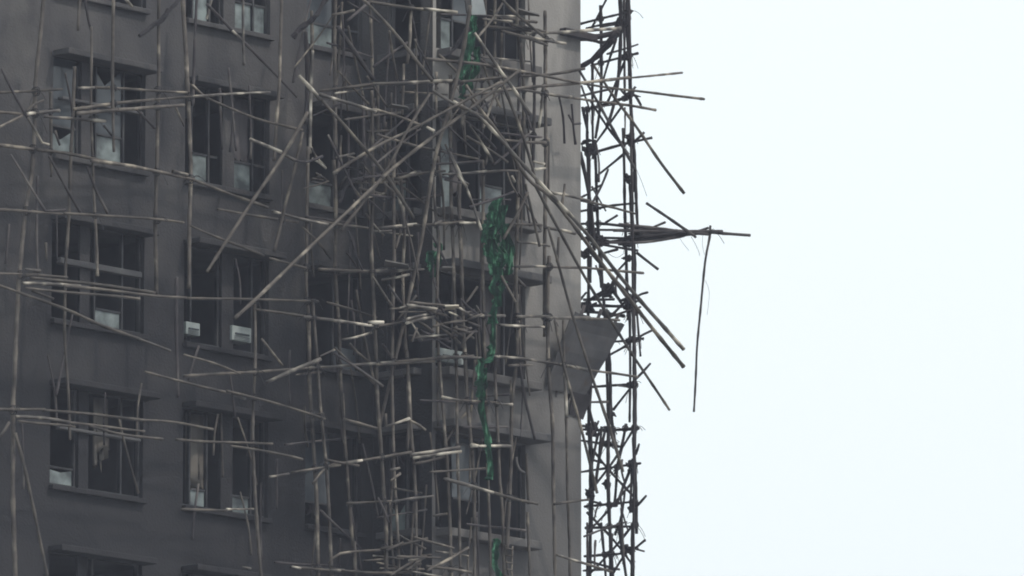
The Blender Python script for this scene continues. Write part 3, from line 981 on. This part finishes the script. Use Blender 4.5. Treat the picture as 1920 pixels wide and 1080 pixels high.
KEEP = sorted(range(len(ENTRIES)), key=lambda i: -reach(ENTRIES[i]))[:300]
KEEP = set(KEEP)
built = []
offcuts = []
for i, e in enumerate(ENTRIES):
    path = world_path(e)
    px = e[5]
    tone = e[0]
    if tone == 'g' and sum(q[0] for q in px) / len(px) < 560 and sum(q[1] for q in px) / len(px) > 330 and e[4] is None: tone = 'm'  # grey poles low on the left switch to the darker tone
    if i not in KEEP:
        offcuts.append((path, e[1] * .5 / 112.6 * (.87 if abs(px[-1][0] - px[0][0]) < .25 * abs(px[-1][1] - px[0][1]) else .79), i + 1, tone)); continue
    e = (tone, *e[1:])
    ob = bamboo(path, e[1] * .5 / 112.6 * (.87 if abs(px[-1][0] - px[0][0]) < .25 * abs(px[-1][1] - px[0][1]) else .79), i + 1, M[tone])
    x0, y0, x1, y1 = px[0][0], px[0][1], px[-1][0], px[-1][1]
    dx, dy = x1 - x0, y1 - y0
    if abs(dx) < .25 * abs(dy): orient = 'upright'
    elif abs(dy) < .3 * abs(dx): orient = 'level'
    else: orient = 'rising rightward' if (dx * dy < 0) else 'falling rightward'
    ln = math.hypot(dx, dy)
    size = 'short' if ln < 70 else ('mid-length' if ln < 260 else 'long')
    inx = [min(max(a[0], 0), 1920) for a in px]; iny = [min(max(a[1], 0), 1080) for a in px]
    mx, my = (min(inx) + max(inx)) / 2, (min(iny) + max(iny)) / 2
    zx = next(t for a, t in ZX if mx < a); zy = next(t for a, t in ZY if my < a)
    built.append((ob, e, path, (size, TONE[e[0]], orient, zx, zy), mx, my))
rs = random.Random(21)
def loose(n, x0, x1, y0, y1, tones, lens, slope, o0, o1):
    for i in range(n):
        x, y = rs.uniform(x0, x1), rs.uniform(y0, y1)
        l_ = rs.uniform(*lens); a = rs.gauss(*slope)
        dx, dy = math.cos(a) * l_, math.sin(a) * l_
        base = doff(min(max(x, 560), 860))
        oa, ob_ = base + rs.uniform(o0, o1), base + rs.uniform(o0, o1)
        xm = x + rs.uniform(-4, 4)
        offcuts.append(([P(x - dx / 2, y - dy / 2, oa), P(xm, y, (oa + ob_) / 2), P(x + dx / 2, y + dy / 2, ob_)],
                        rs.uniform(1.8, 2.9) / 112.6 * .84, 5000 + i + int(x0), rs.choice(tones)))
loose(70, 565, 1000, 0, 1080, 'dmg', (60, 230), (1.57, .1), -.45, -.1)    # snapped uprights behind the front row
loose(20, 20, 560, 0, 1080, 'ddm', (60, 160), (1.57, .12), -.45, -.1)
loose(34, 570, 1010, 0, 1080, 'gmdds', (25, 130), (-.03, .16), -.35, .25)   # snapped ledger ends
loose(26, 590, 1000, 0, 460, 'dmdg', (40, 150), (.9, .4), -.3, .4)         # leaning splinters
loose(12, 590, 1000, 0, 460, 'dmdg', (40, 150), (-.9, .4), -.3, .4)
loose(12, 590, 1000, 460, 1060, 'dmg', (40, 130), (.9, .5), -.3, .3)
loose(22, 760, 880, 560, 640, 'gsmd', (20, 70), (.1, .5), .1, .5)           # heap before the bay
loose(22, 580, 740, 290, 380, 'sgdd', (15, 50), (.3, .6), -.3, .2)
loose(14, 700, 850, 1010, 1080, 'sgm', (30, 90), (0, .3), -.2, .3)
loose(12, 1094, 1190, 0, 1080, 'kkd', (30, 110), (1.57, .25), -1.6, -.8)
loose(10, 1100, 1180, 0, 1080, 'kkd', (30, 90), (-.1, .2), -1.8, -.8)
omb = MB(); owner = []
for path, r0, seed, tone in offcuts:
    n0 = len(omb.f); bamboo(path, r0, seed, None, omb); owner += [tone] * (len(omb.f) - n0)
oo = omb.build('bamboo_offcuts', M['g'], None, smooth=True)
slots = ['g', 's', 'd', 'k', 'm']
for t in slots[1:]: oo.data.materials.append(M[t])
for pl_, t in zip(oo.data.polygons, owner): pl_.material_index = slots.index(t)
tag(oo, 'short snapped bamboo ends scattered all through the wrecked scaffold', 'bamboo offcuts', None, 'stuff')
keys = {}
for b in built: keys.setdefault(b[3], []).append(b)
for key, lst in keys.items():
    size, tone, orient, zx, zy = key
    vert = orient != 'level'
    lst.sort(key=lambda b: b[4] if vert else b[5])
    for j, b in enumerate(lst):
        n = len(lst)
        noun = {'upright': f'{size} {tone} upright bamboo pole', 'level': f'{size} {tone} level bamboo pole',
                'rising rightward': f'{size} {tone} bamboo pole rising rightward', 'falling rightward': f'{size} {tone} bamboo pole falling rightward'}[orient]
        lab = f'{noun} {zx}, {zy}'
        if n > 1:
            end = 'leftmost' if vert else 'topmost'
            lab += f', {end}' if j == 0 else f', {ORD[j]} from ' + ('left' if vert else 'top')
        tag(b[0], lab, 'bamboo pole', GROUP[b[1][0]])

# nylon lashings where an upright meets a ledger: children of the upright
def seg_cross(a, b, c, d):
    r = (b[0] - a[0], b[1] - a[1]); s = (d[0] - c[0], d[1] - c[1])
    q = r[0] * s[1] - r[1] * s[0]
    if abs(q) < 1e-6: return None
    t = ((c[0] - a[0]) * s[1] - (c[1] - a[1]) * s[0]) / q
    v = ((c[0] - a[0]) * r[1] - (c[1] - a[1]) * r[0]) / q
    return (t, v) if 0 <= t <= 1 and 0 <= v <= 1 else None
def lashing(center, axis1, axis2, r, seed, parent):
    rr = random.Random(seed)
    mb = MB()
    for ax, ph in ((axis1, .5), (axis1, -.5), (axis2, .6), (axis2, -.6)):
        ax = ax.normalized(); a = ax.orthogonal().normalized(); b = ax.cross(a)
        pts = [center + ax * (ph * r * .9) + (a * math.cos(t) + b * math.sin(t)) * r * 1.75 for t in [2 * math.pi * k / 10 for k in range(11)]]
        mb.tube(pts, .008, 4)
    for k in range(rr.choice((1, 2, 2, 3))):            # loose tails
        p = center + NN * r; pts = [p]
        v = Vector((rr.uniform(-1, 1), rr.uniform(-.5, .5), rr.uniform(-.8, .9)))
        for j in range(4):
            p = p + v * rr.uniform(.03, .07); v = v + Vector((0, 0, -.5)); pts.append(p)
        mb.tube(pts, .006, 4)
    return mb.build('lashing', M['tie'], parent, origin=center)
ups = [b for b in built if b[3][2] == 'upright' and b[3][0] != 'short']
levs = [b for b in built if b[3][2] == 'level']
nl = 0
for b in ups:
    got = []
    for c in levs:
        for i in range(len(b[1][5]) - 1):
            for j in range(len(c[1][5]) - 1):
                cr = seg_cross(b[1][5][i], b[1][5][i + 1], c[1][5][j], c[1][5][j + 1])
                if not cr: continue
                p = b[2][i].lerp(b[2][i + 1], cr[0]); q = c[2][j].lerp(c[2][j + 1], cr[1])
                if (p - q).length > .5: continue
                y = b[1][5][i][1] + (b[1][5][i + 1][1] - b[1][5][i][1]) * cr[0]
                if y < 0 or y > 1080 or any(abs(y - g_) < 25 for g_ in got): continue
                got.append(y)
                lashing(p.lerp(q, .5), b[2][i + 1] - b[2][i], c[2][j + 1] - c[2][j], b[1][1] * .5 / 112.6, len(got) * 31 + int(p.x * 100), b[0]); nl += 1
print('poles', len(built), 'lashings', nl)

# ------------------------------------------------------------ scraps of burnt netting wound into the far scaffold
def scrap(px, py, w, h, off, label, seed):
    """a small crumpled rag of burnt netting: strips folded round a point, w by h photo pixels"""
    rr = random.Random(seed)
    c = P(px, py, off); k = 1 / 112.6
    mb = MB()
    for i in range(9):
        a = rr.uniform(0, 2 * math.pi); ln = rr.uniform(.35, .62)
        d = CR * (math.cos(a) * w * k * ln) + ZZ * (math.sin(a) * h * k * ln) + NN * rr.uniform(-.12, .12)
        s_ = c + (CR * rr.uniform(-.25, .25) * w + ZZ * rr.uniform(-.25, .25) * h) * k
        pts = [s_ - d * .5, s_ - d * .1 + NN * rr.uniform(-.05, .05) + ZZ * rr.uniform(-.03, .03), s_ + d * .3 + ZZ * rr.uniform(-.04, .04), s_ + d * .7]
        t = rr.uniform(.025, .05)
        mb.tube(pts, [t * .5, t, t * .8, t * .2], 5)
    return tag(mb.build('burnt_net_scrap', M['char'], None, origin=c), label, 'net scrap', 'burnt net scraps knotted on the far scaffold')
for i, a in enumerate([
    (1174, 108, 18, 22, 1.0, 'burnt net scrap knotted on the outer pole near the top'),
    (1181, 178, 34, 24, 1.1, 'spiky burnt net scrap where the long level pole crosses the outer pole'),
    (1165, 50, 26, 34, 1.0, 'burnt net scrap wrapped round the head of the thick black brace'),
    (1101, 276, 34, 34, .4, 'dense burnt net scrap on the inner pole, upper of the inner scraps'),
    (1182, 262, 18, 36, 1.0, 'burnt net scrap on the outer pole level with the dense inner one'),
    (1176, 334, 9, 24, .9, 'thin burnt net scrap dangling inside the outer pole'),
    (1115, 388, 22, 14, .3, 'burnt net scrap on the inner pole above the jutting bundle'),
    (1110, 438, 34, 26, .4, 'burnt net scrap where the jutting bundle meets the inner pole'),
    (1126, 452, 34, 22, .5, 'burnt net scrap under the jutting bundle by the inner pole'),
    (1178, 455, 34, 16, .9, 'flat burnt net scrap under the jutting bundle at the outer pole'),
    (1094, 476, 22, 22, .2, 'ring-like burnt net scrap against the pier below the bundle'),
    (1178, 484, 18, 12, .8, 'little burnt net scrap on the stub below the bundle'),
    (1141, 545, 32, 34, .5, 'tall burnt net scrap on top of the black heap'),
    (1180, 566, 30, 36, .9, 'block-like burnt net scrap at the right end of the black heap'),
    (1104, 578, 40, 24, .1, 'burnt net scrap at the left end of the black heap'),
    (1183, 639, 20, 18, 1.0, 'burnt net scrap on the outer pole right of the catch fan'),
    (1185, 721, 20, 14, 1.0, 'burnt net scrap on the outer pole below the catch fan'),
    (1145, 777, 14, 16, .6, 'small burnt net scrap on the middle pole in the lower half'),
    (1109, 806, 34, 30, .3, 'burnt net scrap on the inner pole in the lower half'),
    (1185, 873, 20, 22, .9, 'burnt net scrap on the outer pole in the lower quarter'),
    (1108, 925, 14, 46, .4, 'long burnt net scrap clinging to the lowest inner pole'),
    (1137, 908, 14, 18, .5, 'small burnt net scrap on the middle pole near the bottom'),
    (1187, 950, 22, 26, .9, 'burnt net scrap on the outer pole beside a stub near the bottom'),
    (1182, 1030, 40, 16, .9, 'pointed burnt net scrap on the outer pole, lowest of all')]):
    scrap(*a, seed=i + 3)

# ropes of charred netting slung between the poles
def rope(pts, rad, label, o0, o1, seed):
    rr = random.Random(seed)
    path = [P(x, y, o0 + (o1 - o0) * i / (len(pts) - 1)) for i, (x, y) in enumerate(pts)]
    q = resample(path, .07)
    mb = MB()
    for s_ in range(3):
        mb.tube([p + Vector((noise.noise(p * 6 + Vector((s_ * 9, 0, 0))), noise.noise(p * 6 + Vector((0, s_ * 9, 3))), noise.noise(p * 6 + Vector((3, 0, s_ * 9))))) * rad * 1.1 for p in q],
                [rad * (.55 + .5 * abs(noise.noise(p * 4 + Vector((s_ * 5, 2, 0))))) for p in q], 6)
    return tag(mb.build('charred_net_rope', M['char'], None, origin=path[0]), label, 'net rope', 'charred net ropes')
rope([(548, 70), (566, 52), (590, 32), (616, -10)], .055, 'thick charred net rope slanting up above the third window column', 1.0, 1.3, 1)
rope([(262, 66), (296, 42), (318, 20), (340, -8)], .04, 'charred net rope slanting up at the top between the first two window columns', 1.1, 1.2, 2)
rope([(826, 108), (846, 98), (860, 80), (874, 58), (892, 50)], .035, 'charred net rope curving up to the white panel', 1.9, 2.1, 3)
rope([(1110, 116), (1124, 103), (1143, 84), (1160, 62)], .04, 'charred net rope along the thick brace past the corner', .6, 1.1, 4)
rope([(636, 380), (646, 352), (662, 338), (690, 332)], .035, 'charred net rope looped low before the third window column', 1.5, 1.7, 5)
rope([(652, 430), (662, 450), (668, 480), (680, 505)], .03, 'charred net rope trailing down at mid height left of the bay', 1.5, 1.6, 6)

# ------------------------------------------------------------ green safety net remains
def net(name, strips, label, mt='net'):
    mb = MB()
    for (pts, wd, off, sd) in strips:
        rr = random.Random(sd)
        path = resample([P(x, y, off) for x, y in pts], .05)
        nw = 7
        base = len(mb.v)
        for i, p in enumerate(path):
            u = i / max(len(path) - 1, 1)
            w = wd / 112.6 * .62 * (.5 + .5 * math.sin(math.pi * min(1, .12 + u * 1.1))) * (1 + .45 * noise.noise(Vector((u * 3.5, sd, 0))))
            sway = CR * (.07 * noise.noise(Vector((u * 3, sd, 30)))) + NN * (.1 * noise.noise(Vector((u * 3, sd, 40))))
            for j in range(nw):
                t = j / (nw - 1) - .5
                fray = .09 * noise.noise(Vector((u * 14, sd, 50))) if j in (0, nw - 1) else 0
                q = p + sway + CR * (t * w + fray * t * 2 + .02 * noise.noise(Vector((u * 4, j * .9, sd)))) + NN * (.055 * (1 if j % 2 else -1) * (1 + noise.noise(Vector((u * 4, j, sd + 4)))))
                mb.v.append(q)
        for i in range(len(path) - 1):
            for j in range(nw - 1):
                if noise.noise(Vector((i * .16, j * 1.3, sd + 20))) > .13: continue     # long tears
                k = base + i * nw + j
                mb.f.append((k, k + 1, k + nw + 1, k + nw))
    ob = mb.build(name, M[mt], None, origin=P(*strips[0][0][0], strips[0][2]))
    m = ob.modifiers.new('thick', 'SOLIDIFY'); m.thickness = .006
    return tag(ob, label, 'safety net', 'green safety net remains')
net('green_net', [([(885, 30), (888, 48), (892, 70)], 10, 2.2, 1), ([(886, 60), (880, 95), (876, 130), (872, 155)], 16, 2.2, 2), ([(893, 88), (894, 110), (888, 135), (880, 168)], 14, 2.15, 3),
    ([(876, 90), (872, 120), (866, 150)], 14, 2.25, 4), ([(868, 160), (866, 175), (872, 185)], 10, 2.2, 5)],
    'dark green net remnant hanging from the white panel at the top')
net('green_net', [([(936, 372), (933, 400), (928, 440), (922, 480)], 26, 2.3, 11), ([(924, 400), (914, 430), (918, 470), (926, 515)], 24, 2.35, 12), ([(944, 385), (940, 430), (944, 470), (940, 515)], 22, 2.3, 13),
    ([(930, 440), (934, 480), (938, 510), (944, 530)], 34, 2.4, 14), ([(915, 420), (908, 440), (908, 455)], 8, 2.4, 15), ([(928, 500), (930, 530), (933, 560), (936, 575)], 13, 2.35, 16),
    ([(940, 505), (938, 540), (934, 565)], 9, 2.3, 17), ([(949, 420), (956, 470), (953, 515)], 9, 2.3, 18), ([(925, 395), (921, 420), (925, 450)], 12, 2.45, 19)],
    'big crumpled green net bunch hanging at mid height before the bay')
net('green_net', [([(932, 560), (925, 590), (923, 620), (925, 660), (918, 678)], 9, 2.25, 21), ([(901, 672), (906, 682), (915, 678), (922, 664)], 7, 2.3, 22), ([(905, 678), (900, 710), (898, 745)], 6, 2.3, 23),
    ([(908, 690), (907, 720), (904, 748)], 6, 2.25, 24), ([(906, 745), (909, 775), (914, 820), (918, 860), (919, 900)], 8, 2.25, 25)],
    'thin green net strand trailing down below the big bunch')
net('green_net', [([(929, 1010), (928, 1040), (931, 1090)], 7, 2.2, 31)], 'faint green net strand at the bottom by the ladder')
net('green_net', [([(820, 455), (818, 490), (812, 520)], 18, 1.7, 41), ([(808, 470), (806, 500)], 10, 1.6, 42)], 'small dull green net tatter left of the big bunch')

# ------------------------------------------------------------ white panel and plank at the top, hanging ladder, threads
wp = empty('white_panel', P(890, 28, 2.1))
tag(wp, 'creased white sheet panel caught in the scaffold at the top edge', 'panel')
mb = MB()
mb.slab([P(884, 27, 2.1), P(911, 27, 2.2), P(902, -22, 2.35), P(884, -22, 2.3)], .012)
mb.build('sheet', M['white_sheet'], wp)
mb = MB(); mb.slab([P(874, 25, 2.05), P(882, 25, 2.05), P(878, -22, 2.2), P(868, -22, 2.2)], .03); mb.build('batten', M['palesl'], wp)
def plank(quad, offs, mt, label):
    mb = MB(); q = [P(x, y, o) for (x, y), o in zip(quad, offs)]
    mb.slab(q, .02)
    return tag(mb.build('plank', mt, None, origin=q[0]), label, 'plank', 'loose planks in the scaffold')
plank([(836, 579), (861, 578), (860, 571), (834, 572)], (2.3, 2.3, 2.5, 2.5), M['bright'], 'pale cream plank offcut on the debris heap before the bay')
plank([(720, 497), (768, 503), (765, 495), (722, 487)], (1.75, 1.8, 2.1, 2.1), M['palesl'], "pale grey board at mid height on the bay's inner edge")
plank([(972, 25), (1012, 29), (1010, 26), (972, 15)], (2.2, 2.2, 2.5, 2.5), M['palesl'], 'grey board jutting right near the top before the corner pier')
plank([(823, 504), (838, 509), (850, 500), (830, 499)], (2.2, 2.2, 2.4, 2.4), M['palesl'], 'small pale board end beside the green net at mid height')
plank([(727, 199), (768, 205), (764, 199), (735, 194)], (1.75, 1.8, 2.1, 2.1), M['palesl'], "grey board high on the bay's inner edge")
lad = empty('ladder', P(950, 1078, 2.2))
tag(lad, 'narrow bamboo ladder hanging at the bottom before the right-hand bay', 'ladder')
for q in ([(947, 1022), (949, 1050), (952, 1072), (957, 1092)], [(961, 1024), (960, 1050), (959, 1072), (962, 1092)]):
    mb = MB(); mb.tube(resample([P(x, y, 2.25) for x, y in q]), .016, 6); mb.build('rail', M['g'], lad, smooth=True)
for y in (1028, 1041, 1054, 1067, 1080):
    mb = MB(); mb.tube([P(948, y, 2.27), P(961, y + 2, 2.27)], .013, 6); mb.build('rung', M['g'], lad, smooth=True)
def thread(pts, off, label, r=.006):
    mb = MB(); mb.tube(resample([P(x, y, off) for x, y in pts], .06), r, 4)
    return tag(mb.build('loose_thread', M['alu'], None, origin=P(*pts[0], off)), label, 'thread', 'net threads hanging in the air')
thread([(1272, 441), (1280, 455), (1292, 470)], 1.7, 'thin net thread under the jutting bundle, left one', .004)
thread([(1296, 444), (1304, 458), (1311, 474), (1312, 480)], 1.7, 'thin net thread under the jutting bundle, middle one', .005)
thread([(1318, 440), (1317, 460), (1321, 478)], 1.8, 'thin net thread just left of the dangling pole', .004)
thread([(1322, 525), (1330, 548), (1326, 590)], 1.8, 'thin net thread beside the dangling pole lower down', .004)
thread([(1191, 312), (1202, 338), (1213, 368)], 1.1, 'pale thread drooping from the outer pole in the upper half', .005)
thread([(1138, 473), (1155, 483), (1172, 474)], .8, 'thin thread sagging below the jutting bundle', .004)
# twisted strip of pipe on the bay near the bottom
mb = MB(); mb.tube(resample([P(968, 857, JUT + .3), P(969, 868, JUT + .3), P(974, 880, JUT + .32), P(983, 886, JUT + .33)], .03), .022, 8)
tag(mb.build('bent_pipe', M['palesl'], None, origin=P(968, 857, JUT + .3), smooth=True), 'short bent pale pipe under the lower canopy by the corner pier', 'pipe')
